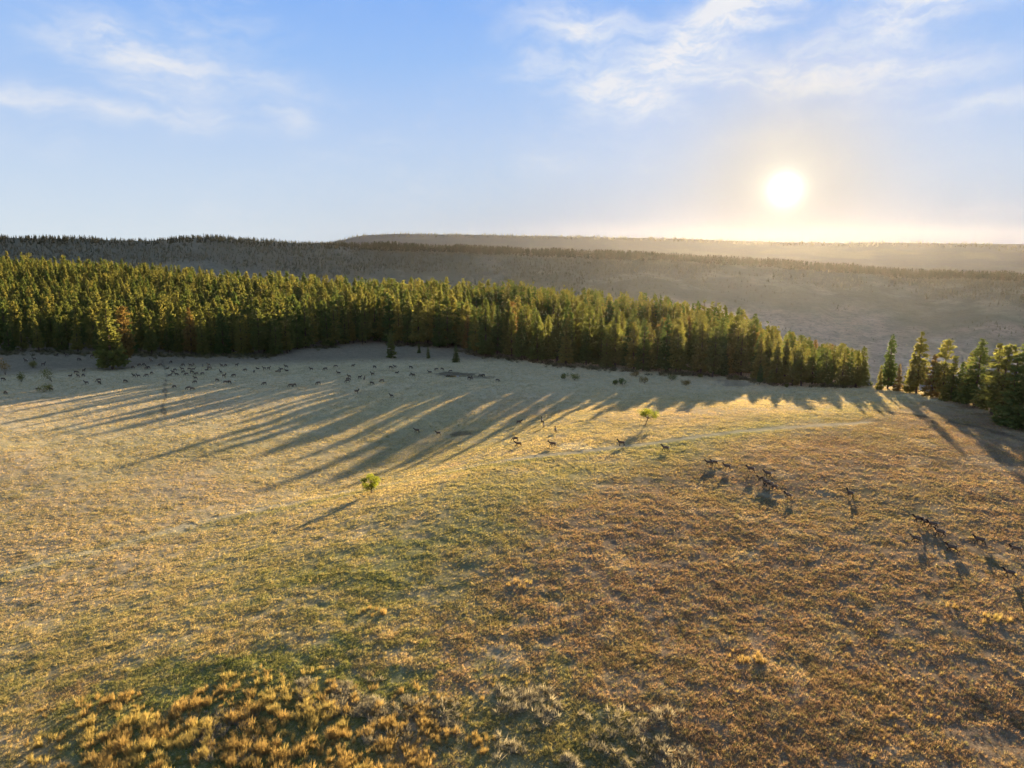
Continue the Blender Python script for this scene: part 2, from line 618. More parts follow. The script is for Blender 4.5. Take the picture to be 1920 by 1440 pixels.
# radial rows follow the angle below the camera
dep = np.radians(np.arange(48, 7.6, -.095))
r1 = 46.5 / np.tan(dep)
r1 = r1[r1 < 330]
rs = np.concatenate([[0.5, 8, 16, 24, 32], r1[r1 > 36], np.geomspace(r1[-1] * 1.004, 1520, 230)])
azf = np.radians(np.arange(-43, 43.01, .095))
azc = np.radians(np.arange(46, 315, 3.0))
azs = np.concatenate([azf, azc])
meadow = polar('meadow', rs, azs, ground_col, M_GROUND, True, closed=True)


def hill_col(x, y):
    R = np.hypot(x, y)
    a = np.arctan2(x, y)
    c = np.tile(np.array((.35, .27, .195)), (len(x), 1))
    t = (R - 1420) / (D2 - 1420)
    n = fbm(x, y, 260, 4, 5)
    green = sstep(t + .35 * n, .35, .62)
    c = c * (1 - green[:, None]) + np.array((.165, .15, .092)) * green[:, None]
    w = sstep(fbm(x, y, 120, 4, 15), .1, .5)[:, None] * .5
    c = c * (1 - w) + np.array((.48, .40, .34)) * w * (1 - green[:, None]) + np.array((.30, .26, .17)) * w * green[:, None]
    return c


def far_col(x, y):
    c = np.tile(np.array((.15, .14, .12)), (len(x), 1))  # base colour lightened to imitate haze over the hills
    w = sstep(fbm(x, y, 300, 4, 5), .1, .5)[:, None] * .6
    return c * (1 - w) + np.array((.22, .19, .13)) * w


a2 = np.radians(np.arange(-50, 50.01, .16))
hillside = polar('canyon_hillside', np.concatenate([np.linspace(1500, 2640, 200), np.linspace(2650, 3350, 40)]), a2, hill_col, M_HILL, False)
far_h = polar('distant_hills', np.concatenate([np.linspace(3330, 5200, 100), np.linspace(5230, 6200, 30)]), a2, far_col, M_HILL, False)
# the rest of the land round the camera, far from the view
back = polar('plain_behind', np.geomspace(1500, 6200, 30), np.radians(np.arange(49.9, 310.2, 2.5)), far_col, M_HILL, False)

# ------------------------------------------------------------------ foliage materials
def leaf_mat(name, c1, c2, trans, typ='OBJECT', tmix=.45):
    m, N = mat(name)
    oi = N.new('ShaderNodeObjectInfo').outputs['Random']
    pos = N.new('ShaderNodeNewGeometry').outputs['Position']
    n = N.noise(pos, .9, 3, .6)
    c = N.mix(oi, (*c1, 1), (*c2, 1))
    c = N.mix(N.smooth(n, .35, .7), c, N.mix(1.0, c, (1.5, 1.35, 1.1, 1), 'MULTIPLY'))
    d = N.new('ShaderNodeBsdfDiffuse')
    N.l.new(c, d.inputs[0])
    t = N.new('ShaderNodeBsdfTranslucent')
    tcn = N.mix(1.0, c, (*trans, 1), 'MULTIPLY')
    N.l.new(tcn, t.inputs[0])
    mx = N.new('ShaderNodeMixShader')
    mx.inputs[0].default_value = tmix
    N.l.new(d.outputs[0], mx.inputs[1])
    N.l.new(t.outputs[0], mx.inputs[2])
    out(N, mx.outputs[0])
    return m


M_PINE = leaf_mat('pine_needles', (.058, .086, .030), (.145, .138, .045), (2.3, 2.05, 1.15), tmix=.42)
M_PINE_WARM = leaf_mat('pine_needles_russet', (.16, .12, .045), (.17, .125, .045), (1.8, 1.5, .9), tmix=.42)
M_LEAF = leaf_mat('spring_leaves', (.11, .13, .028), (.14, .155, .032), (2.2, 2.0, .8), tmix=.5)
M_SHRUB = leaf_mat('shrub_leaves', (.075, .10, .03), (.13, .12, .04), (2.0, 1.8, 1.0))
M_FARPINE = leaf_mat('far_pine_needles', (.095, .10, .062), (.15, .135, .085), (1.2, 1.1, .9), tmix=.12)  # needle colour lightened to stand in for haze on the slope
M_RIMPINE = leaf_mat('rim_pine_needles', (.045, .052, .03), (.07, .068, .04), (1.2, 1.1, .9), tmix=.15)  # darker copy of the far needles, paints a backlit silhouette on the rim


def bark_mat():
    m, N = mat('bark')
    pos = N.new('ShaderNodeTexCoord').outputs['Object']
    n = N.noise(pos, 2.5, 5, .7)
    c = N.ramp(n, [(.3, (.055, .038, .025)), (.7, (.17, .105, .065))])
    b = N.new('ShaderNodeBump')
    b.inputs['Distance'].default_value = .08
    N.l.new(n, b.inputs['Height'])
    out(N, bsdf(N, c, .95, b.outputs[0], .05))
    return m


M_BARK = bark_mat()


def grass_mat(name, gain=1.0, trans=(1.25, 1.10, .70), tmix=.5):
    m, N = mat(name)
    c = attr(N, 'tint', 'INSTANCER')
    d = N.new('ShaderNodeBsdfDiffuse')
    N.l.new(c, d.inputs[0])
    t = N.new('ShaderNodeBsdfTranslucent')
    N.l.new(N.mix(1.0, c, (*trans, 1), 'MULTIPLY'), t.inputs[0])
    mx = N.new('ShaderNodeMixShader')
    mx.inputs[0].default_value = tmix
    N.l.new(d.outputs[0], mx.inputs[1])
    N.l.new(t.outputs[0], mx.inputs[2])
    out(N, mx.outputs[0])
    return m


M_GRASS = grass_mat('grass_blades')

# ------------------------------------------------------------------ plant meshes
def tube(p0, p1, r0, r1, k=6):
    p0, p1 = np.array(p0, float), np.array(p1, float)
    d = p1 - p0
    d /= max(np.linalg.norm(d), 1e-6)
    u = np.cross(d, (0, 0, 1) if abs(d[2]) < .9 else (1, 0, 0))
    u /= np.linalg.norm(u)
    w = np.cross(d, u)
    a = np.arange(k) / k * 2 * math.pi
    ring = np.cos(a)[:, None] * u + np.sin(a)[:, None] * w
    V = np.vstack([p0 + ring * r0, p1 + ring * r1])
    F = np.array([[i, (i + 1) % k, k + (i + 1) % k, k + i] for i in range(k)])
    return V, F


def join(parts):
    V, F, o = [], [], 0
    for v, f in parts:
        V.append(v)
        F.append(f + o)
        o += len(v)
    return np.vstack(V), np.vstack(F)


def chain(pts, rad, k=7):
    parts = []
    for i in range(len(pts) - 1):
        parts.append(tube(pts[i], pts[i + 1], rad[i], rad[i + 1], k))
    return join(parts)


def cards(P, Nn, L, Wd, rg):
    """pointed leaf cards at P with long axis Nn, half length L, half width Wd"""
    n = len(P)
    r = rg.normal(size=(n, 3))
    s = np.cross(Nn, r)
    s /= np.linalg.norm(s, axis=1)[:, None] + 1e-9
    a = P - Nn * L[:, None] * .35
    b = P + Nn * L[:, None]
    c = P + s * Wd[:, None]
    d = P - s * Wd[:, None]
    V = np.stack([a, c, b, d], 1).reshape(-1, 3)
    F = np.arange(n * 4).reshape(-1, 4)
    return V, F


def pine(seed, h=25.0, width=4.2, base=.12, kind='cone', nb=150, k=16, card=.62):
    """trunk with limbs, and a crown of needle sprays along the limbs"""
    rg = np.random.default_rng(seed)
    bend = rg.normal(0, .25, 2)
    axis = lambda t: np.array([bend[0] * math.sin(t * 3), bend[1] * math.sin(t * 2.5), t * h])
    tp = [axis(t) for t in np.linspace(0, .99, 9)]
    tr = [.016 * h * (1 - t) ** .8 + .03 for t in np.linspace(0, .99, 9)]
    trunk = [chain(tp, tr, 8)]
    P, N_, L, Wd = [], [], [], []
    lob = rg.random((6, 8))
    for i in range(nb):
        t = base + (1 - base) * (rg.random() ** 1.12)
        ang = rg.random() * 2 * math.pi
        s = (t - base) / (1 - base)
        if kind == 'cone':
            pr = (1 - s) ** .80 * min(1, s / .06 + .55)
        elif kind == 'round':
            pr = math.sqrt(max(0, 1 - s ** 2.6)) * min(1, s / .25 + .35)
        else:
            pr = (1 - s ** 1.7) * min(1, s / .12 + .45)
        irr = .78 + .36 * lob[int(s * 5.99), int(ang / 6.2832 * 7.99)]
        rl = width * pr * irr * (.75 + .35 * rg.random()) + .25
        c0 = axis(t)
        up = .35 if s > .6 else (-.05 - .15 * rg.random())
        dirv = np.array([math.cos(ang), math.sin(ang), up])
        tip = c0 + dirv * rl
        tip[2] -= .06 * rl
        if rg.random() < .30:
            trunk.append(tube(c0, c0 + (tip - c0) * .85, .035 + .02 * rl, .015, 4))
        m = max(5, int(k * (.35 + rl / width)))
        f = rg.random(m) ** .55 * 1.0
        q = c0 + (tip - c0) * f[:, None]
        q += rg.normal(0, 1, (m, 3)) * np.array([.34, .34, .22]) * (.35 + .5 * f[:, None]) * (rl / width + .45) * 1.15
        nn = dirv + rg.normal(0, .6, (m, 3)) + np.array([0, 0, .35])
        nn /= np.linalg.norm(nn, axis=1)[:, None]
        P.append(q)
        N_.append(nn)
        sz = card * (.6 + .7 * rg.random(m)) * h / 25 * (.65 + .5 * (1 - s))
        L.append(sz)
        Wd.append(sz * .42)
    V, F = cards(np.vstack(P), np.vstack(N_), np.concatenate(L), np.concatenate(Wd), rg)
    return join(trunk), (V, F)


PINES = []
specs = [(1, 25, 4.4, .05, 'cone'), (2, 25, 3.7, .10, 'cone'), (3, 25, 3.9, .14, 'round'), (4, 25, 3.3, .06, 'cone'),
         (5, 25, 3.7, .16, 'spire'), (6, 25, 4.4, .08, 'cone'), (7, 25, 4.0, .04, 'cone'), (8, 25, 3.8, .12, 'spire')]
for s in specs:
    (tv, tf), (cv, cf) = pine(*s, nb=185, k=16, card=.82)
    tm = mesh_np('trunk', tv, tf, True, [M_BARK])
    cm = mesh_np('crown', cv, cf, False, [M_PINE])
    cw = cm.copy()
    cw.materials[0] = M_PINE_WARM
    PINES.append((tm, cm, cw))


def thing(name, label, cat, loc, rotz=0.0, scale=1.0, group=None):
    o = bpy.data.objects.new(name, None)
    o.empty_display_size = .5
    o.location = loc
    o.rotation_euler = (0, 0, rotz)
    o.scale = (scale, scale, scale) if not isinstance(scale, tuple) else scale
    o['label'] = label
    o['category'] = cat
    if group:
        o['group'] = group
    C.objects.link(o)
    return o


def part(name, me, parent):
    o = bpy.data.objects.new(name, me)
    C.objects.link(o)
    o.parent = parent
    return o


def put_pine(x, y, h, var, label, group, warm=False, rot=None, wide=1.0, name='pine_tree', sink=.25):
    tm, cm, cw = PINES[var % len(PINES)]
    s = h / 25.0
    t = thing(name, label, 'tree', (x, y, GRD(x, y) - sink), rot if rot is not None else random.random() * 6.28, (s * wide, s * wide, s), group)
    part('trunk', tm, t)
    part('crown', cw if warm else cm, t)
    return t


def gn_scatter(name, P, scl, rot, tint, protos, label=None, cat=None, kind='stuff', pick=None):
    me = bpy.data.meshes.new(name)
    n = len(P)
    me.vertices.add(n)
    me.vertices.foreach_set('co', np.asarray(P, dtype=np.float32).ravel())
    a = me.attributes.new('scl', 'FLOAT_VECTOR', 'POINT')
    a.data.foreach_set('vector', np.asarray(scl, dtype=np.float32).ravel())
    a = me.attributes.new('rot', 'FLOAT_VECTOR', 'POINT')
    a.data.foreach_set('vector', np.asarray(rot, dtype=np.float32).ravel())
    if tint is not None:
        a = me.attributes.new('tint', 'FLOAT_COLOR', 'POINT')
        cc = np.ones((n, 4), dtype=np.float32)
        cc[:, :3] = tint
        a.data.foreach_set('color', cc.ravel())
    a = me.attributes.new('pick', 'INT', 'POINT')
    a.data.foreach_set('value', np.asarray(pick if pick is not None else rng.integers(0, len(protos), n), dtype=np.int32))
    o = link(bpy.data.objects.new(name, me))
    o['kind'] = kind
    if label:
        o['label'] = label
    if cat:
        o['category'] = cat
    g = bpy.data.node_groups.new(name + '_nodes', 'GeometryNodeTree')
    g.interface.new_socket('Geometry', in_out='INPUT', socket_type='NodeSocketGeometry')
    g.interface.new_socket('Geometry', in_out='OUTPUT', socket_type='NodeSocketGeometry')
    gi = g.nodes.new('NodeGroupInput')
    go = g.nodes.new('NodeGroupOutput')
    ip = g.nodes.new('GeometryNodeInstanceOnPoints')
    jn = g.nodes.new('GeometryNodeJoinGeometry')
    for pm in reversed(protos):
        oi = g.nodes.new('GeometryNodeObjectInfo')
        oi.inputs[0].default_value = pm
        oi.inputs['As Instance'].default_value = True
        g.links.new(oi.outputs['Geometry'], jn.inputs[0])
    def na(nm, ty):
        q = g.nodes.new('GeometryNodeInputNamedAttribute')
        q.data_type = ty
        q.inputs[0].default_value = nm
        return q.outputs[0]
    g.links.new(gi.outputs[0], ip.inputs['Points'])
    g.links.new(jn.outputs[0], ip.inputs['Instance'])
    ip.inputs['Pick Instance'].default_value = True
    g.links.new(na('pick', 'INT'), ip.inputs['Instance Index'])
    g.links.new(na('rot', 'FLOAT_VECTOR'), ip.inputs['Rotation'])
    g.links.new(na('scl', 'FLOAT_VECTOR'), ip.inputs['Scale'])
    g.links.new(ip.outputs[0], go.inputs[0])
    md = o.modifiers.new('scatter', 'NODES')
    md.node_group = g
    return o


def proto(name, V, F, m, smooth=False):
    me = mesh_np(name, V, F, smooth, [m])
    return bpy.data.objects.new(name, me)


# whole pine as one mesh (trunk + crown) for the forest mass
def proto2(name, t, c):
    (tv, tf), (cv, cf) = t, c
    V, F = join([(tv, tf), (cv, cf)])
    me = mesh_np(name, V, F, False, [M_BARK, M_PINE])
    mi = np.zeros(len(F), dtype=np.int32)
    mi[len(tf):] = 1
    me.polygons.foreach_set('material_index', mi)
    return bpy.data.objects.new(name, me)


# ------------------------------------------------------------------ forest
EDGE_TBL = [(-400, 662), (0, 662), (200, 664), (420, 668), (500, 668), (560, 656), (650, 646), (720, 645), (850, 655), (900, 666), (960, 672), (1100, 690),
            (1200, 697), (1300, 703), (1400, 711), (1500, 722), (1560, 726), (1640, 729)]
edge_az = np.array([az_of(p[0]) for p in EDGE_TBL])
edge_r = np.array([math.hypot(*at(p[0], p[1])) for p in EDGE_TBL])
AZ_R = az_of(1640)
f_edge = lambda a: np.interp(a, edge_az, edge_r)
# height of the front trees
f_h = itp([(-400, 19), (0, 19), (200, 20), (380, 22), (460, 25), (640, 25), (800, 27), (960, 27), (1040, 25.5), (1100, 25), (1200, 24), (1380, 23), (1460, 20), (1560, 16.5), (1640, 15)])
sp = 7.8
gx, gy = np.meshgrid(np.arange(-900, 260, sp), np.arange(180, 1100, sp))
gx = gx + (np.arange(gx.shape[0]) % 2)[:, None] * sp / 2
gx = (gx + rng.uniform(-.42, .42, gx.shape) * sp).ravel()
gy = (gy + rng.uniform(-.42, .42, gy.shape) * sp).ravel()
gR = np.hypot(gx, gy)
gA = np.arctan2(gx, gy)
eR = f_edge(gA) + 3 * vnoise(gx, gy, 25, 4)
keep = (gR > eR) & (gR < f_far(gA) + 20) & (gA < AZ_R) & (gA > az_of(-420))
gap0 = eR + 38 + 8 * vnoise(gx, gy, 40, 6)
gap = (gR > gap0) & (gR < gap0 + 95) & (gA > az_of(860)) & (gA < az_of(1260))
keep &= ~gap
keep &= ~((vnoise(gx, gy, 55, 14) > .72) & (gR > eR + 35))
keep &= rng.random(len(gx)) > np.where(gR > eR + 25, .14, .05)
gx, gy, gR, gA, eR = gx[keep], gy[keep], gR[keep], gA[keep], eR[keep]
gh = f_h(gA) * (1 + np.where(gA > az_of(1400), .08, .18) * rng.normal(size=len(gx))).clip(.50, 1.28) * (1 + .06 * vnoise(gx, gy, 60, 3))
gz = H(gx, gy)
order = np.argsort(gR)            # nearest first
NEAR = 262
near_i = order[:NEAR]
far_i = order[NEAR:]
pixx = lambda x, y, z: 960 + FPX * x / (y * math.cos(PITCH) - (z - CAM_Z) * math.sin(PITCH))
SECT = [(-9999, 60, 'at the left border'), (60, 180, 'behind the leafy bushes'), (180, 290, 'behind the lone pine'),
        (290, 420, 'behind the thickest herd'), (420, 540, 'at the forest bulge'), (540, 700, 'behind the bare meadow'),
        (700, 880, 'behind the young pines'), (880, 1040, 'beyond the waterhole'), (1040, 1220, 'behind the paired bushes'),
        (1220, 1400, 'behind the dry basin'), (1400, 1540, 'below the sun'), (1540, 9999, 'at the forest end')]
ONES = 'first second third fourth fifth sixth seventh eighth ninth tenth eleventh twelfth thirteenth fourteenth fifteenth sixteenth seventeenth eighteenth nineteenth twentieth'.split() + [
    'twenty-' + q for q in 'first second third fourth fifth sixth seventh eighth ninth'.split()] + ['thirtieth'] + ['thirty-' + q for q in 'first second third fourth fifth sixth seventh eighth ninth'.split()]
hue = ['dark green', 'olive green', 'yellow green']
near_list = []
for i in near_i:
    x, y = gx[i], gy[i]
    px = pixx(x, y, gz[i])
    near_list.append((px, gR[i] - eR[i], i))
near_list.sort()
made, cnt, seen_ = [], {}, {}
for px, dpt, i in near_list:
    se = next(q[2] for q in SECT if q[0] <= px < q[1])
    v = int(rng.integers(0, 8))
    warm = bool(rng.random() < .07)
    h = float(gh[i])
    big = 'tall' if h > f_h(gA[i]) * 1.08 else ('short' if h < f_h(gA[i]) * .88 else 'mid-height')
    shape = {'cone': 'pointed', 'spire': 'narrow', 'round': 'rounded'}[specs[v][4]]
    row = 'front row' if dpt < 10 else ('second row' if dpt < 20 else ('third row' if dpt < 30 else 'deeper row'))
    key = (f"{big} {shape} {'russet' if warm else 'green'}", f"{row} of the forest, {se}", f"{row}, {se}")
    cnt[key] = cnt.get(key, 0) + 1
    made.append((i, v, warm, h, key))
for i, v, warm, h, key in made:
    if cnt[key] == 1:
        lab = f"{key[0]} pine, {key[1]}"
    else:
        seen_[key] = seen_.get(key, 0) + 1
        lab = f"{ONES[seen_[key] - 1]} from left of the {key[0]} pines, {key[2]}"
    put_pine(float(gx[i]), float(gy[i]), h, v, lab, 'pines of the forest edge', warm, wide=1.04 if gA[i] < az_of(1380) else 1.22)
P_ = [proto2('forest_pine_source', *pine(20 + k, 25, *specs[k][2:], nb=110, k=13, card=1.15)) for k in range(8)]
n = len(far_i)
fx, fy, fh = gx[far_i], gy[far_i], gh[far_i]
s = fh / 25
wd = rng.uniform(.85, 1.15, n)
gn_scatter('forest_behind', np.stack([fx, fy, gz[far_i] - .2], -1), np.stack([s * wd, s * wd, s], -1),
           np.stack([rng.normal(0, .02, n), rng.normal(0, .02, n), rng.random(n) * 6.28], -1), None, P_,
           'dense pine forest behind its front rows, running back to the canyon edge')
print('forest', n)

# ------------------------------------------------------------------ ridge and hill forests (far away)
def small_pine(seed, k=60):
    rg = np.random.default_rng(seed)
    P, Nn = [], []
    t = rg.random(k) ** 1.1
    a = rg.random(k) * 6.283
    r = (1 - t) ** .7 * 3.3 * (.5 + .6 * rg.random(k))
    P = np.stack([np.cos(a) * r, np.sin(a) * r, 3 + t * 21], -1)
    Nn = np.stack([np.cos(a), np.sin(a), .5 + 0 * a], -1) + rg.normal(0, .3, (k, 3))
    Nn /= np.linalg.norm(Nn, axis=1)[:, None]
    L = 3.0 * (.6 + .6 * rg.random(k)) * (1.1 - .55 * t)
    V, F = cards(P, Nn, L, L * .7, rg)
    return join([tube((0, 0, 0), (0, 0, 23), .4, .08, 4), (V, F)])


FP = [proto('ridge_pine_source', *small_pine(50 + k), M_FARPINE) for k in range(5)]
RP = [proto('rim_pine_source', *small_pine(70 + k), M_RIMPINE) for k in range(5)]


def polar_scatter(n, r0, r1, a0, a1, p=1.0):
    r = r0 + (r1 - r0) * rng.random(n) ** p
    a = a0 + (a1 - a0) * rng.random(n)
    return r * np.sin(a), r * np.cos(a), r, a


def ridge_forest(name, sets, label, prot=None):
    xs, ys, ss = [], [], []
    for x, y, s in sets:
        xs.append(x), ys.append(y), ss.append(s)
    x, y, s = np.concatenate(xs), np.concatenate(ys), np.concatenate(ss)
    m = len(x)
    return gn_scatter(name, np.stack([x, y, H(x, y) - 1], -1), np.stack([s * rng.uniform(.8, 1.2, m), s, s], -1),
                      np.stack([0 * x, 0 * x, rng.random(m) * 6.28], -1), None, prot or FP, label)


A0, A1 = az_of(-250), az_of(2150)
sets = []
x, y, r, a = polar_scatter(5000, D2 - 60, D2 + 50, A0, A1)
th = rng.random(len(x)) < .97
sets.append((x[th], y[th], rng.uniform(.25, .55, th.sum()) + .42 * sstep(a[th], az_of(560), az_of(750)) + .12 * (vnoise(a * 2700, r * 0, 90, 3)[th] > .2)))
ridge_forest('rim_treeline', sets, 'dark row of pines along the rim of the far canyon wall', RP)
sets = []
x, y, r, a = polar_scatter(1500, D2 - 320, D2 - 60, A0, A1)
sets.append((x, y, rng.uniform(.28, .55, len(x))))
x, y, r, a = polar_scatter(26000, 1750, D2 - 60, A0, A1, .7)
kp = rng.random(len(x)) < sstep((r - 1500) / 1200 + .8 * fbm(x, y, 240, 4, 5), .52, .95)
sets.append((x[kp], y[kp], rng.uniform(.16, .38, kp.sum())))
x, y, r, a = polar_scatter(900, 1500, 2300, A0, A1)
sets.append((x, y, rng.uniform(.12, .3, len(x))))
ridge_forest('ridge_forest', sets, 'pines and scrub covering the far canyon wall and its rim')
sets = []
x, y, r, a = polar_scatter(2600, D4 - 200, D4 + 150, A0, A1)
th = rng.random(len(x)) < .97
sets.append((x[th], y[th], rng.uniform(.35, .9, th.sum())))
ridge_forest('distant_hill_forest', sets, 'dark trees along the skyline of the distant hazy hills')

# ------------------------------------------------------------------ individual trees
def pine_px(px, pyb, pyt, var, label, group=None, warm=False, wide=1.0, name='pine_tree', rot=None):
    x, y = at(px, pyb)
    z = GRD(x, y)
    d = math.sqrt(x * x + y * y + (z - CAM_Z) ** 2)
    h = (pyb - pyt) / FPX * d * 1.03
    return put_pine(x, y, h, var, label, group, warm, rot, wide, name)


pine_px(212, 692, 582, 5, 'big lone pine with sunlit right side, standing out in front of the left forest', wide=1.15)
pine_px(240, 682, 590, 2, 'russet pine close behind the right side of the big lone pine', warm=True, wide=.85)
pine_px(734, 671, 618, 0, 'young pale green pine standing before the forest, tallest of the saplings')
pine_px(786, 662, 640, 3, 'small young pine near the forest, left of the dark low sapling')
pine_px(803, 673, 650, 7, 'small dark sapling just right of the small young pine')
pine_px(855, 679, 647, 6, 'dark green cone shaped sapling standing alone left of the waterhole', wide=1.3)
pine_px(1424, 721, 684, 4, 'slim young pine with bare lower trunk right of the dry basin')
GR = 'pines along the canyon rim on the right'
RIGHT = [(1664, 729, 641, 1, 'tall pine with visible straight trunk, first one right of the forest gap', .8, 0),
         (1648, 731, 690, 3, 'small pine tucked against the left side of the tall straight pine', .8, 0),
         (1683, 733, 688, 6, 'faint small pine just right of the tall straight pine', .8, 1),
         (1718, 738, 639, 4, 'tallest pine of the right group, with a forked looking double trunk', .85, 0),
         (1706, 736, 672, 3, 'narrower pine merged into the left side of the tallest right pine', .9, 0),
         (1746, 745, 676, 0, 'broad mid height pine between the tallest right pine and the rounded one', 1.1, 1),
         (1768, 748, 654, 2, 'round topped pine with layered branches, behind broad mid height pines', .8, 0),
         (1782, 752, 681, 6, 'short pointed pine in front of the round topped layered pine', 1.0, 0),
         (1798, 754, 690, 3, 'low dark pine between the layered pine and the twin crowned pine', 1.0, 0),
         (1826, 764, 657, 5, 'tall full pine with a pale green left flank above the rim', 1.0, 0),
         (1812, 758, 676, 1, 'slim pine on the left flank of the tall full pine', .9, 0),
         (1858, 778, 669, 7, 'large bushy pine, nearest of the rim pines, with trunks showing below', 1.15, 0),
         (1880, 790, 674, 2, 'flat topped pine behind the large bushy pine', 1.0, 0),
         (1892, 796, 690, 6, 'dark pine just right of the large bushy pine', 1.0, 0),
         (1908, 802, 671, 0, 'tall dark pine beside the right border of the view', 1.05, 0),
         (1922, 806, 690, 3, 'dark pine cut by the right border of the view', 1.0, 0)]
for (px, b, t_, v, lab, w, wm) in RIGHT:
    pine_px(px, b, t_, v, lab, GR, bool(wm), w * 1.22)
for k in range(6):      # the grove goes on past the border of the photograph and down the slope
    x, y = 176 + 30 * random.random(), 130 + 175 * (k + random.random() * .6) / 6
    if pixx(x, y, GRD(x, y)) > 1935:
        put_pine(x, y, random.uniform(17, 24), k, f'{ONES[k]} pine of the rim grove past the right border, seen from the nearest', GR)


def leafy(name, label, px, pb, pt, wpx, seed, lean=0.0, group=None, m=None, trunk_frac=.35, n=1500):
    x, y = at(px, pb)
    z = GRD(x, y)
    d = math.sqrt(x * x + y * y + (z - CAM_Z) ** 2)
    h = (pb - pt) / FPX * d * 1.05
    w = wpx / FPX * d * .5
    rg = np.random.default_rng(seed)
    t = thing(name, label, 'tree', (x, y, z - .08))
    p = [np.array((0, 0, 0.)), np.array((lean * .35, .05, h * trunk_frac * .55)), np.array((lean * .8, 0, h * trunk_frac))]
    parts = [chain(p, [.16, .12, .10], 8)]
    top = p[-1]
    blobs = []
    for k in range(9):
        a = k / 9 * 6.283 + rg.random()
        e = top + np.array([math.cos(a) * w * .62, math.sin(a) * w * .6, h * (1 - trunk_frac) * (.25 + .45 * rg.random())])
        mid = (top + e) / 2 + rg.normal(0, .08, 3)
        parts.append(chain([top, mid, e], [.07, .05, .02], 5))
        blobs.append((e, w * (.30 + .22 * rg.random())))
    e = top + np.array([0, 0, h * (1 - trunk_frac) * .75])
    parts.append(chain([top, e], [.08, .02], 5))
    blobs.append((e, w * .5))
    part('trunk', mesh_np('trunk', *join(parts), True, [M_BARK]), t)
    P = []
    for c, r in blobs:
        q = rg.normal(size=(n // len(blobs), 3))
        q /= np.linalg.norm(q, axis=1)[:, None]
        q *= (rg.random(len(q)) ** .45)[:, None] * r * np.array([1, 1, .72])
        P.append(c + q)
    P = np.vstack(P)
    P[:, 2] = np.minimum(P[:, 2], h * (1 + .02 * rg.normal(size=len(P))))
    Nn = rg.normal(size=P.shape)
    Nn /= np.linalg.norm(Nn, axis=1)[:, None]
    L = .15 * (.7 + .6 * rg.random(len(P))) * (h / 4)
    V, F = cards(P, Nn, L, L * .55, rg)
    part('crown', mesh_np('crown', V, F, False, [m or M_LEAF]), t)
    return t


leafy('broadleaf_tree', 'small round yellow green tree alone on the open slope, long shadow to its left', 696, 925, 889, 40, 5, 0, trunk_frac=.18, n=1800)
leafy('broadleaf_tree', 'bright yellow green tree with leaning trunk and flat spreading crown near the pale track', 1210, 797, 768, 42, 9, .9, trunk_frac=.42, n=1700)


def shrub(label, px, pb, hpx, wpx, seed, m, group, cat='bush', dens=420, name='bush'):
    x, y = at(px, pb)
    z = GRD(x, y)
    d = math.sqrt(x * x + y * y + (z - CAM_Z) ** 2)
    h, w = hpx / FPX * d * 1.1, wpx / FPX * d * .5
    rg = np.random.default_rng(seed)
    t = thing(name, label, cat, (x, y, z - .05), group=group)
    P, st = [], []
    for k in range(7):
        a, rr = rg.random() * 6.283, rg.random() ** .5 * w * .7
        c = np.array([math.cos(a) * rr, math.sin(a) * rr * .8, h * (.42 + .3 * rg.random()) * (1 - .3 * rr / w)])
        q = rg.normal(size=(dens // 7, 3))
        q /= np.linalg.norm(q, axis=1)[:, None]
        q *= (rg.random(len(q)) ** .4)[:, None] * np.array([w * .42, w * .42, h * .36])
        P.append(c + q)
        st.append(chain([np.array((0, 0, 0.)), c * .55 + rg.normal(0, .05, 3), c], [.06, .04, .015], 4))
    P = np.vstack(P)
    P[:, 2] = np.maximum(P[:, 2], .1)
    Nn = rg.normal(size=P.shape) + np.array([0, 0, .8])
    Nn /= np.linalg.norm(Nn, axis=1)[:, None]
    L = .32 * (.6 + .7 * rg.random(len(P)))
    V, F = cards(P, Nn, L, L * .45, rg)
    part('stem', mesh_np('stem', *join(st), True, [M_BARK]), t)
    part('foliage', mesh_np('foliage', V, F, False, [m]), t)
    return t


GS = 'bushes in front of the forest'
SH = [(1058, 711, 13, 18, 'dark green bush, left of the touching pair beyond the meadow', 0), (1077, 713, 14, 20, 'olive bush, right of the touching pair beyond the meadow', 0),
      (1153, 722, 10, 14, 'low pale bush at the left foot of a taller green bush', 0), (1167, 722, 15, 18, 'upright green bush beside a low pale bush', 0),
      (1193, 706, 10, 26, 'wide dark low bush close under the trees', 1), (1209, 719, 15, 26, 'rounded brown green bush right of the upright green bush', 1),
      (1259, 714, 13, 22, 'green tufted bush between the rounded bush and the dry basin', 0), (1286, 723, 11, 22, 'ragged dark bush nearest to the dry basin on its left', 1),
      (1312, 708, 8, 12, 'tiny bush near the trees behind the dry basin', 0), (1380, 711, 8, 14, 'tiny green bush on the far rim of the dry basin', 0),
      (1475, 727, 8, 8, 'small upright shrub right of the slim young pine', 0),
      (10, 703, 24, 22, 'brownish bush at the far left border', 1), (40, 716, 15, 16, 'small yellow green bush right of the brownish bush', 2),
      (98, 716, 24, 34, 'largest rounded green bush among the resting elk at the left', 2), (62, 690, 12, 18, 'faint green bush behind the largest left bush', 0),
      (82, 735, 12, 34, 'low pale green bush below the largest left bush', 2)]
for k, (px, pb, hp, wp, lab, mm) in enumerate(SH):
    shrub(lab, px, pb, hp, wp, 300 + k, [M_SHRUB, M_PINE_WARM, M_LEAF][mm] if mm != 2 else M_SHRUB, GS)

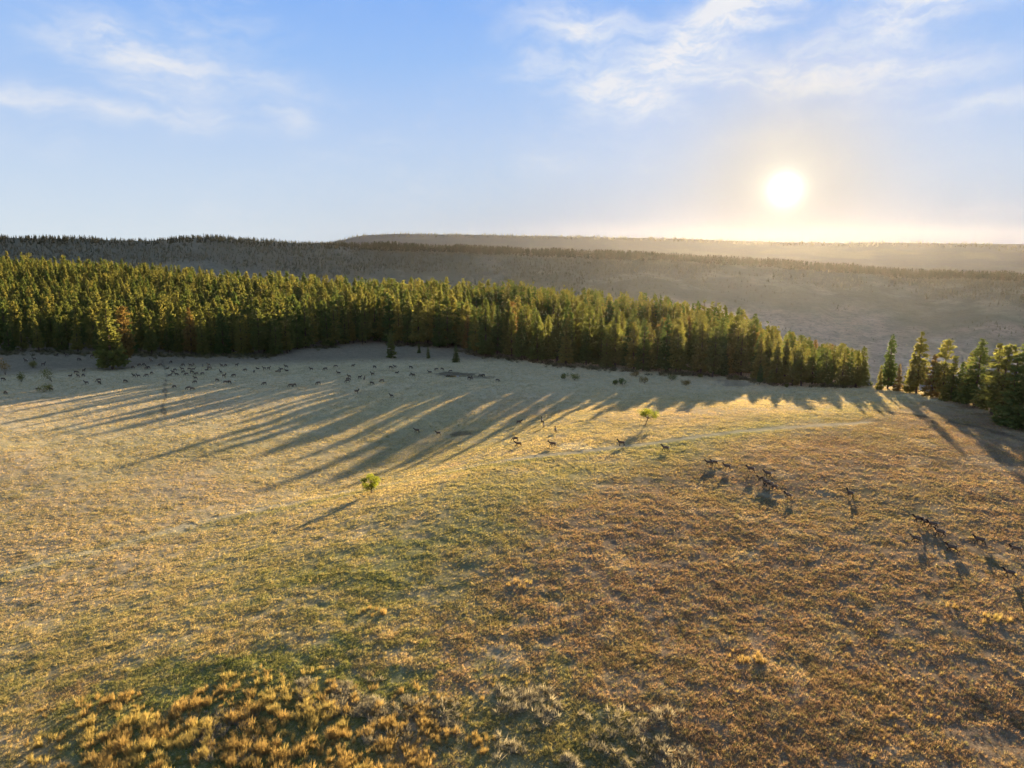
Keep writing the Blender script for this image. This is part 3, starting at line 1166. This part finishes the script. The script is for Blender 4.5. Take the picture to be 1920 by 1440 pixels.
# ------------------------------------------------------------------ waterhole
wm, N = mat('pond_water')
b = N.new('ShaderNodeBsdfPrincipled')
b.inputs['Base Color'].default_value = (.03, .04, .04, 1)
b.inputs['Roughness'].default_value = .05
out(N, b.outputs[0])
wx, wy = at(853, 706)
k = 36
ang_ = np.arange(k) / k * 6.283
rr = 1 + .18 * np.sin(3 * ang_ + 1) + .12 * np.sin(5 * ang_)
V = np.vstack([[[0, 0, 0]], np.stack([5.5 * rr * np.cos(ang_), 1.3 * rr * np.sin(ang_), 0 * ang_], -1)])
F = np.array([[0, 1 + i, 1 + (i + 1) % k] for i in range(k)])
o = link(bpy.data.objects.new('pond_water', mesh_np('pond_water', V, F, False, [wm])))
gxs = wx + V[:, 0]
gys = wy + V[:, 1]
o.location = (wx, wy, float(np.percentile(H(gxs, gys), 60)) + .12)
o['kind'] = 'structure'

# ------------------------------------------------------------------ elk
def elk_mats():
    res = []
    for nm, c in (('elk_body_hair', (.14, .092, .06)), ('elk_dark_hair', (.03, .02, .014)), ('elk_rump_hair', (.50, .40, .28))):
        m, N = mat(nm)
        pos = N.new('ShaderNodeTexCoord').outputs['Object']
        n_ = N.noise(pos, 9, 3, .6)
        out(N, bsdf(N, N.mix(n_, tuple(v * .75 for v in c) + (1,), tuple(v * 1.25 for v in c) + (1,)), .85, None, .1))
        res.append(m)
    return res


ELK_M = elk_mats()


def make_elk(pose):
    """one continuous skinned body facing +X, hooves at z = 0"""
    V, E, Rr = [], [], []

    def v(p, r, frm=None):
        V.append(p)
        Rr.append(r)
        if frm is not None:
            E.append((frm, len(V) - 1))
        return len(V) - 1
    lie = pose == 'lying'
    dz = -.78 if lie else 0
    pel = v((-.62, 0, 1.20 + dz), (.24, .27))
    b1 = v((-.22, 0, 1.13 + dz), (.27, .30), pel)
    b2 = v((.22, 0, 1.10 + dz), (.27, .33), b1)
    ch = v((.58, 0, 1.18 + dz), (.22, .32), b2)
    rp = v((-.86, 0, 1.18 + dz), (.15, .17), pel)
    v((-.97, 0, 1.08 + dz), (.04, .06), rp)
    if pose == 'grazing':
        neck = [((.84, 0, 1.10), .16), ((1.06, 0, .72), .115), ((1.18, 0, .40), .10), ((1.27, 0, .24), .10), ((1.36, 0, .07), .055)]
    elif pose == 'lying':
        neck = [((.78, 0, .62), .16), ((.93, 0, .88), .12), ((1.02, 0, 1.10), .105), ((1.16, 0, 1.10), .10), ((1.38, 0, 1.00), .055)]
    elif pose == 'walking':
        neck = [((.80, 0, 1.34), .18), ((.98, 0, 1.52), .14), ((1.10, 0, 1.70), .12), ((1.22, 0, 1.70), .11), ((1.46, 0, 1.60), .06)]
    else:
        neck = [((.80, 0, 1.42), .17), ((.93, 0, 1.70), .125), ((1.0, 0, 1.94), .11), ((1.13, 0, 1.94), .10), ((1.38, 0, 1.86), .055)]
    p = ch
    ids = []
    for q, r in neck:
        p = v(q, (r, r), p)
        ids.append(p)
    hd = ids[3] if pose != 'grazing' else ids[2]
    hq = np.array(V[ids[2]])
    for s in (-1, 1):
        e1 = v((hq[0] - .02, s * .12, hq[2] + .10), (.035, .05), ids[2])
        v((hq[0] - .06, s * .22, hq[2] + .20), (.012, .02), e1)
    if lie:
        legs = [(-.62, -.18, [(-.35, .30), (-.62, .12), (-.30, .07)]), (-.62, .18, [(-.35, .28), (-.62, .12), (-.30, .07)]),
                (.52, -.15, [(.70, .22), (.90, .09), (.60, .06)]), (.52, .15, [(.78, .2), (.98, .09), (.66, .06)])]
    else:
        sw = .20 if pose == 'walking' else .05
        legs = []
        for s, k in ((-1, 1), (1, -1)):
            legs.append((-.62, s * .15, [(-.52 + .3 * k * sw, .84), (-.74 + k * sw, .52), (-.66 + 1.4 * k * sw, .10), (-.62 + 1.4 * k * sw, .02)]))
            legs.append((.52, s * .14, [(.50 - .4 * k * sw, .82), (.54 - k * sw, .48), (.50 - 1.4 * k * sw, .10), (.54 - 1.4 * k * sw, .02)]))
    for (lx, ly, pts) in legs:
        hind = lx < 0
        q = v((lx, ly, (1.02 if not lie else .38)), (.15, .17) if hind else (.11, .13), pel if hind else ch)
        rad = [.115 if hind else .085, .06, .048, .055] if not lie else [.10, .055, .045]
        for (xx, zz), r in zip(pts, rad):
            q = v((xx, ly, zz), (r, r), q)
    me = bpy.data.meshes.new('elk_src')
    me.from_pydata([tuple(map(float, a)) for a in V], E, [])
    o = bpy.data.objects.new('elk_src', me)
    C.objects.link(o)
    md = o.modifiers.new('skin', 'SKIN')
    sv = me.skin_vertices[0].data
    for i, r in enumerate(Rr):
        g_ = 1.28 if i < 6 else (1.22 if i < 11 else 1.08)
        r = (r[0] * g_, r[1] * g_)
        sv[i].radius = r
        sv[i].use_root = (i == 0)
    s2 = o.modifiers.new('sub', 'SUBSURF')
    s2.levels = 1
    s2.render_levels = 1
    dg = bpy.context.evaluated_depsgraph_get()
    dg.update()
    new = bpy.data.meshes.new_from_object(o.evaluated_get(dg))
    bpy.data.objects.remove(o)
    new.name = 'elk_' + pose
    new.materials.clear()
    for m in ELK_M:
        new.materials.append(m)
    for pl in new.polygons:
        c = pl.center
        pl.use_smooth = True
        if c.x < -.80 and c.z > .95 + dz:
            pl.material_index = 2
        elif c.x > .72 or (c.z < .78 and not lie) or (lie and c.z < .2):
            pl.material_index = 1
        else:
            pl.material_index = 0
    return new


ELK = {p: make_elk(p) for p in ('standing', 'walking', 'grazing', 'lying')}


def put_elk(px, py, pose, head, label, group, sc_=1.0):
    """head = compass heading in degrees, 180 faces left in the photograph"""
    x, y = at(px, py)
    o = bpy.data.objects.new('elk', ELK[pose])
    C.objects.link(o)
    o.location = (x, y, GRD(x, y) + .02)
    o.rotation_euler = (0, 0, R_(head))
    o.scale = (sc_,) * 3
    o['label'] = label
    o['category'] = 'elk'
    o['group'] = group
    return o


STR = 'elk walking in a string over the open slope'
RE = [(1329, 874, 'walking', 185, 'first elk of the pair leading the dark string below the pale track'),
      (1339, 873, 'walking', 180, 'second elk of the pair leading the dark string, close behind the first'),
      (1363, 881, 'walking', 150, 'single elk following just behind the leading pair'),
      (1407, 886, 'walking', 155, 'elk left of the tight knot of elk, its shadow straight below'),
      (1439, 895, 'walking', 140, 'topmost elk of the tight knot on the slope'),
      (1427, 904, 'walking', 160, 'elk at the left of the tight knot on the slope'),
      (1436, 910, 'standing', 150, 'elk in the middle of the tight knot on the slope'),
      (1442, 914, 'grazing', 160, 'elk with lowered head low in the tight knot'),
      (1450, 919, 'walking', 150, 'elk at the lower right of the tight knot'),
      (1478, 936, 'walking', 130, 'lone elk just right of and below the tight knot'),
      (1594, 932, 'standing', 120, 'pale lone elk midway between the two groups on the right slope'),
      (1722, 981, 'walking', 165, 'first elk of the line of three on the right slope'),
      (1737, 987, 'walking', 150, 'middle elk of the line of three on the right slope'),
      (1748, 991, 'walking', 150, 'elk just behind the middle one of the line of three'),
      (1762, 1006, 'walking', 140, 'last elk of the line of three, furthest down'),
      (1717, 1018, 'walking', 150, 'elk on its own just left of and below the line of three'),
      (1784, 1035, 'walking', 150, 'elk below the line of three with its shadow below it'),
      (1836, 1021, 'walking', 150, 'lone elk between the line of three and the right border'),
      (1903, 1038, 'walking', 160, 'elk close to the right border, upper of the two there'),
      (1892, 1083, 'walking', 150, 'lowest elk of all, near the right border'),
      (1248, 847, 'walking', 150, 'elk just below the pale track, left of the leading pair'),
      (1165, 837, 'standing', 178, 'elk standing on the pale track'),
      (1036, 839, 'walking', 170, 'elk beside the pale bare patches'),
      (972, 838, 'walking', 185, 'lower elk of the two in the tree shadow, left of the pale patches'),
      (966, 828, 'grazing', 175, 'upper elk of the two in the tree shadow, left of the pale patches'),
      (1042, 812, 'standing', 100, 'elk above the pale patches, turned away'),
      (973, 796, 'walking', 0, 'elk facing right at the top of a shadow stripe'),
      (1016, 793, 'standing', 95, 'rear elk of two in line above the shadow stripe'),
      (1019, 802, 'standing', 90, 'front elk of two in line above the shadow stripe'),
      (822, 817, 'walking', 170, 'elk nearest to the dark gully, right one of two'),
      (782, 812, 'walking', 180, 'elk at the edge of the tree shade, left one of two near the gully')]
for (px, py, pose, hd, lab) in RE:
    put_elk(px, py, pose, hd, lab, STR, random.uniform(.80, .90) if px > 1300 or py > 900 else random.uniform(.9, 1.0))


def cl(ox, oy, pts, sc4=4.0):
    return [(ox + a / sc4, oy + b / sc4) for a, b in pts]


H1 = cl(0, 640, [(195, 155), (260, 143), (325, 185), (428, 113), (500, 115), (592, 146), (690, 122), (525, 262), (570, 243), (588, 272), (630, 232), (628, 266), (650, 324),
                 (743, 303), (745, 321), (940, 311), (1000, 204), (1050, 188), (1083, 183), (1098, 214), (1115, 209), (1135, 154), (1140, 247), (1100, 267), (1008, 272), (1040, 272),
                 (1205, 186), (1255, 206), (1280, 164), (1272, 258), (1300, 244), (1325, 259), (1315, 224), (1375, 187), (1368, 219), (1378, 239), (1400, 258), (1430, 190), (1448, 181),
                 (1420, 219), (1450, 222), (1438, 242), (1475, 254), (1468, 289), (1465, 316), (1520, 190), (1520, 252), (1568, 189), (1548, 218), (1568, 211), (1665, 195), (1690, 191),
                 (1658, 243), (1680, 271), (1628, 301), (1692, 318), (1720, 318), (1755, 268), (1775, 188), (1840, 225), (1905, 236), (1310, 353), (1415, 363), (1440, 368), (385, 374),
                 (285, 372), (45, 398), (22, 296)])
H2 = cl(480, 640, [(15, 209), (65, 215), (95, 215), (155, 229), (180, 234), (190, 211), (228, 201), (232, 224), (415, 219), (522, 218), (600, 197), (728, 193), (622, 240), (888, 203),
                   (875, 258), (690, 296), (688, 310), (700, 276), (778, 284), (812, 291), (868, 326), (945, 307), (470, 326), (65, 329), (290, 342), (262, 344), (755, 393), (1018, 424),
                   (1010, 206), (1042, 201), (1055, 240), (1160, 205), (1168, 261), (1180, 266), (1305, 234), (1355, 221), (1395, 218), (1460, 235), (1600, 290), (1615, 293),
                   (1680, 268), (1705, 268), (1810, 304), (1440, 270)])
ZN = [(-1, 70, 'at the far left border'), (70, 200, 'left of the big lone pine'), (200, 296, 'right of the big lone pine'), (296, 345, 'beside the thin dark winding line'),
      (345, 372, 'in the thickest cluster of the herd'), (372, 400, 'just right of the thickest cluster'), (400, 480, 'above the long shadow stripes'), (480, 560, 'in the row on the shaded meadow'),
      (560, 640, 'in the shade below the bare forest edge'), (640, 700, 'in the open shade left of the tall sapling'), (700, 790, 'below the saplings'), (790, 870, 'left of the waterhole'),
      (870, 1000, 'at the waterhole')]
ordn = ['first', 'second', 'third', 'fourth', 'fifth', 'sixth', 'seventh', 'eighth', 'ninth', 'tenth', 'eleventh', 'twelfth', 'thirteenth', 'fourteenth', 'fifteenth', 'sixteenth', 'seventeenth', 'eighteenth']
herd = sorted(H1 + H2)
rr_ = random.Random(4)
for z0, z1, nm in ZN:
    mem = [p for p in herd if z0 <= p[0] < z1]
    for k, (px, py) in enumerate(mem):
        pose = rr_.choice(['grazing', 'grazing', 'standing', 'walking', 'lying', 'grazing'])
        hd = rr_.choice([180, 170, 190, 0, 15, 200, 160, 90, 340])
        wrd = {'grazing': 'grazing', 'standing': 'standing', 'walking': 'walking', 'lying': 'resting'}[pose]
        put_elk(px, py, pose, hd + rr_.uniform(-15, 15), f'{wrd} elk {nm}, {ordn[k]} from the left there', 'elk herd in the shade before the forest', rr_.uniform(.95, 1.12))

# ------------------------------------------------------------------ grass
def tuft(seed, n, h, spread, wid, lean):
    rg = np.random.default_rng(seed)
    V, F = [], []
    for i in range(n):
        a = rg.random() * 6.283
        r0 = spread * .45 * rg.random()
        b = np.array([math.cos(a) * r0, math.sin(a) * r0, -.03])
        a2_ = a + rg.normal(0, .5)
        hh = h * (.55 + .6 * rg.random())
        out_ = lean * hh * (.4 + .9 * rg.random())
        m_ = b + np.array([math.cos(a2_) * out_ * .4, math.sin(a2_) * out_ * .4, hh * .6])
        t_ = b + np.array([math.cos(a2_) * out_, math.sin(a2_) * out_, hh])
        sd = np.array([-math.sin(a2_ + .5), math.cos(a2_ + .5), 0]) * wid
        k_ = len(V)
        V += [b - sd, b + sd, m_ + sd * .8, m_ - sd * .8, t_ + sd * .15, t_ - sd * .15]
        F += [[k_, k_ + 1, k_ + 2, k_ + 3], [k_ + 3, k_ + 2, k_ + 4, k_ + 5]]
    return np.array(V), np.array(F)


TS = [proto('grass_tuft_source', *tuft(400 + k, 12, .21, .40, .016, .85), M_GRASS) for k in range(4)]
TT = [proto('tall_grass_source', *tuft(420 + k, 36, .95, .60, .018, .30), M_GRASS) for k in range(4)]
TW = [proto('weed_source', *tuft(440 + k, 22, .45, .6, .022, 1.1), M_GRASS) for k in range(3)]


def grass_field(name, x, y, s, tint, protos, label, tilt=.15):
    n_ = len(x)
    z_ = H(x, y) + micro(x, y, np.hypot(x, y))
    return gn_scatter(name, np.stack([x, y, z_], -1), np.stack([s * rng.uniform(.8, 1.3, n_), s * rng.uniform(.8, 1.3, n_), s], -1),
                      np.stack([rng.normal(0, tilt, n_), rng.normal(0, tilt, n_), rng.random(n_) * 6.28], -1), tint, protos, label)


def area_scatter(n, r0, r1, p):
    # number per area falls off with distance
    u = rng.random(n)
    e = 2 - p
    r = (r0 ** e + u * (r1 ** e - r0 ** e)) ** (1 / e)
    a = rng.uniform(R_(-42), R_(42), n)
    return r * np.sin(a), r * np.cos(a), r


x, y, r = area_scatter(720000, 42, 420, 1.30)
dn = .55 + .75 * fbm(x, y, 2.4, 3, 201) + .35 * fbm(x, y, 12, 2, 203)
kp = (rng.random(len(x)) < dn.clip(.08, 1)) & (seg_dist(x, y, PATHS['pale_track'][0]) > 1.5) & ((seg_dist(x, y, PATHS['left_track'][0]) > 1.0) | (rng.random(len(x)) < .4))
x, y, r = x[kp], y[kp], r[kp]
c = ground_col(x, y, False)
n = len(x)
c = c * rng.uniform(.75, 1.35, n)[:, None]
w = (rng.random(n) < np.where(x > 0, .17, .26))[:, None] * .6
c = c * (1 - w) + np.array((.48, .40, .20)) * w
w = (rng.random(n) < .20 + .16 * (x < 0))[:, None] * .6
c = c * (1 - w) + np.array((.13, .16, .05)) * w
grass_field('short_grass', x, y, rng.uniform(.6, 1.35, n), c.clip(0, .8), TS, 'short dry and green grass tufts over the meadow')
print('short grass', n)

# tall orange bunch grass
def reg(px0, py0, px1, py1, n, seed):
    q = np.array([at(px0, py0), at(px1, py0), at(px1, py1), at(px0, py1)])
    rg = np.random.default_rng(seed)
    u, v = rg.random(n)[:, None], rg.random(n)[:, None]
    P = (q[0] * (1 - u) + q[1] * u) * (1 - v) + (q[3] * (1 - u) + q[2] * u) * v
    return P[:, 0], P[:, 1]


kx, ky = reg(60, 1215, 940, 1475, 2100, 1)
cx, cyy = at(430, 1385)
f = 1 - np.hypot((kx - cx) / 23.0, (ky - cyy) / 11.5)
kp = (fbm(kx, ky, 4.5, 3, 301) * .9 + f * 1.0 > .02 + .55 * rng.random(len(kx)))
kf = (.62 + .5 * (f + .3)).clip(.45, 1.05)[kp]
kx, ky = kx[kp], ky[kp]
m_ = rng.integers(1, 6, len(kx))
x1 = np.repeat(kx, m_)
y1 = np.repeat(ky, m_)
x1, y1 = x1 + rng.normal(0, .28, len(x1)), y1 + rng.normal(0, .24, len(x1))
x2, y2 = reg(-100, 860, 2020, 1460, 5200, 2)
kp = fbm(x2, y2, 9, 3, 303) > .46
x2, y2 = x2[kp], y2[kp]
xs_, ys_, ss_ = [x1, x2], [y1, y2], [np.repeat(rng.uniform(.28, 1.05, len(kx)) * kf, m_) * rng.uniform(.8, 1.1, len(x1)), rng.uniform(.25, .5, len(x2))]
for (px, py, nn, rad) in [(1415, 1238, 16, 1.0), (965, 1098, 9, .9), (1385, 1235, 6, 1.2), (1865, 1165, 10, .8), (1790, 1140, 6, .5), (700, 1150, 12, 1.3)]:
    cx, cyy = at(px, py)
    xs_.append(cx + rng.normal(0, rad, nn)), ys_.append(cyy + rng.normal(0, rad * .7, nn)), ss_.append(rng.uniform(.5, .9, nn))
x, y, s = map(np.concatenate, (xs_, ys_, ss_))
n = len(x)
c = np.array((.41, .29, .115)) * rng.uniform(.75, 1.2, n)[:, None] * np.array([1, 1, 1])
w = (fbm(x, y, 4, 2, 305) > .15)[:, None] * .5
c = c * (1 - w) + np.array((.42, .36, .13)) * w
grass_field('tall_bunch_grass', x, y, s, c.clip(0, .8), TT, 'tall golden orange bunch grass clumps in the foreground', .08)
print('tall', n)

# brush along the foot of the forest
ea = rng.uniform(az_of(-200), AZ_R, 2600)
er = f_edge(ea) + rng.normal(-1, 5, len(ea))
x, y = er * np.sin(ea), er * np.cos(ea)
kp = fbm(x, y, 16, 3, 402) > -.05
x, y = x[kp], y[kp]
n = len(x)
c = np.array((.16, .14, .07)) * rng.uniform(.5, 1.6, n)[:, None]
grass_field('forest_edge_brush', x, y, rng.uniform(1.2, 4.2, n), c, TW, 'low dark brush and weeds along the foot of the forest', .3)

# grey weeds
xs_, ys_ = [], []
for (px0, py0, px1, py1, nn, k) in [(560, 1275, 720, 1345, 500, 5), (680, 1310, 860, 1400, 350, 6), (930, 1290, 1090, 1445, 700, 7), (360, 1330, 480, 1440, 300, 8), (1060, 1330, 1300, 1450, 260, 9)]:
    a_, b_ = reg(px0, py0, px1, py1, nn, k)
    kp = fbm(a_, b_, 3, 3, 310) > .02
    xs_.append(a_[kp]), ys_.append(b_[kp])
x, y = np.concatenate(xs_), np.concatenate(ys_)
n = len(x)
c = np.array((.34, .30, .22)) * rng.uniform(.55, 1.3, n)[:, None]
grass_field('grey_weeds', x, y, rng.uniform(.6, 1.2, n), c, TW, 'grey dried weeds between the grass clumps', .3)

# ------------------------------------------------------------------ haze
HD, HG = 5.2e-6, .72
hm, N = mat('haze_air')
pv = N.new('ShaderNodeVolumePrincipled')
pv.inputs['Color'].default_value = (1.0, .88, .68, 1)
pv.inputs['Density'].default_value = HD
pv.inputs['Anisotropy'].default_value = HG
o_ = N.new('ShaderNodeOutputMaterial')
N.l.new(pv.outputs[0], o_.inputs['Volume'])
x0, x1, y0, y1, z0, z1 = -6300, 6300, -6300, 6300, -700, 210
V = np.array([(x, y, z) for x in (x0, x1) for y in (y0, y1) for z in (z0, z1)], dtype=float)
F = np.array([(0, 1, 3, 2), (4, 6, 7, 5), (0, 4, 5, 1), (2, 3, 7, 6), (0, 2, 6, 4), (1, 5, 7, 3)])
hz = link(bpy.data.objects.new('haze', mesh_np('haze', V, F, False, [hm])))
hz['kind'] = 'stuff'
hz['label'] = 'pale golden evening haze over the canyon and hills'
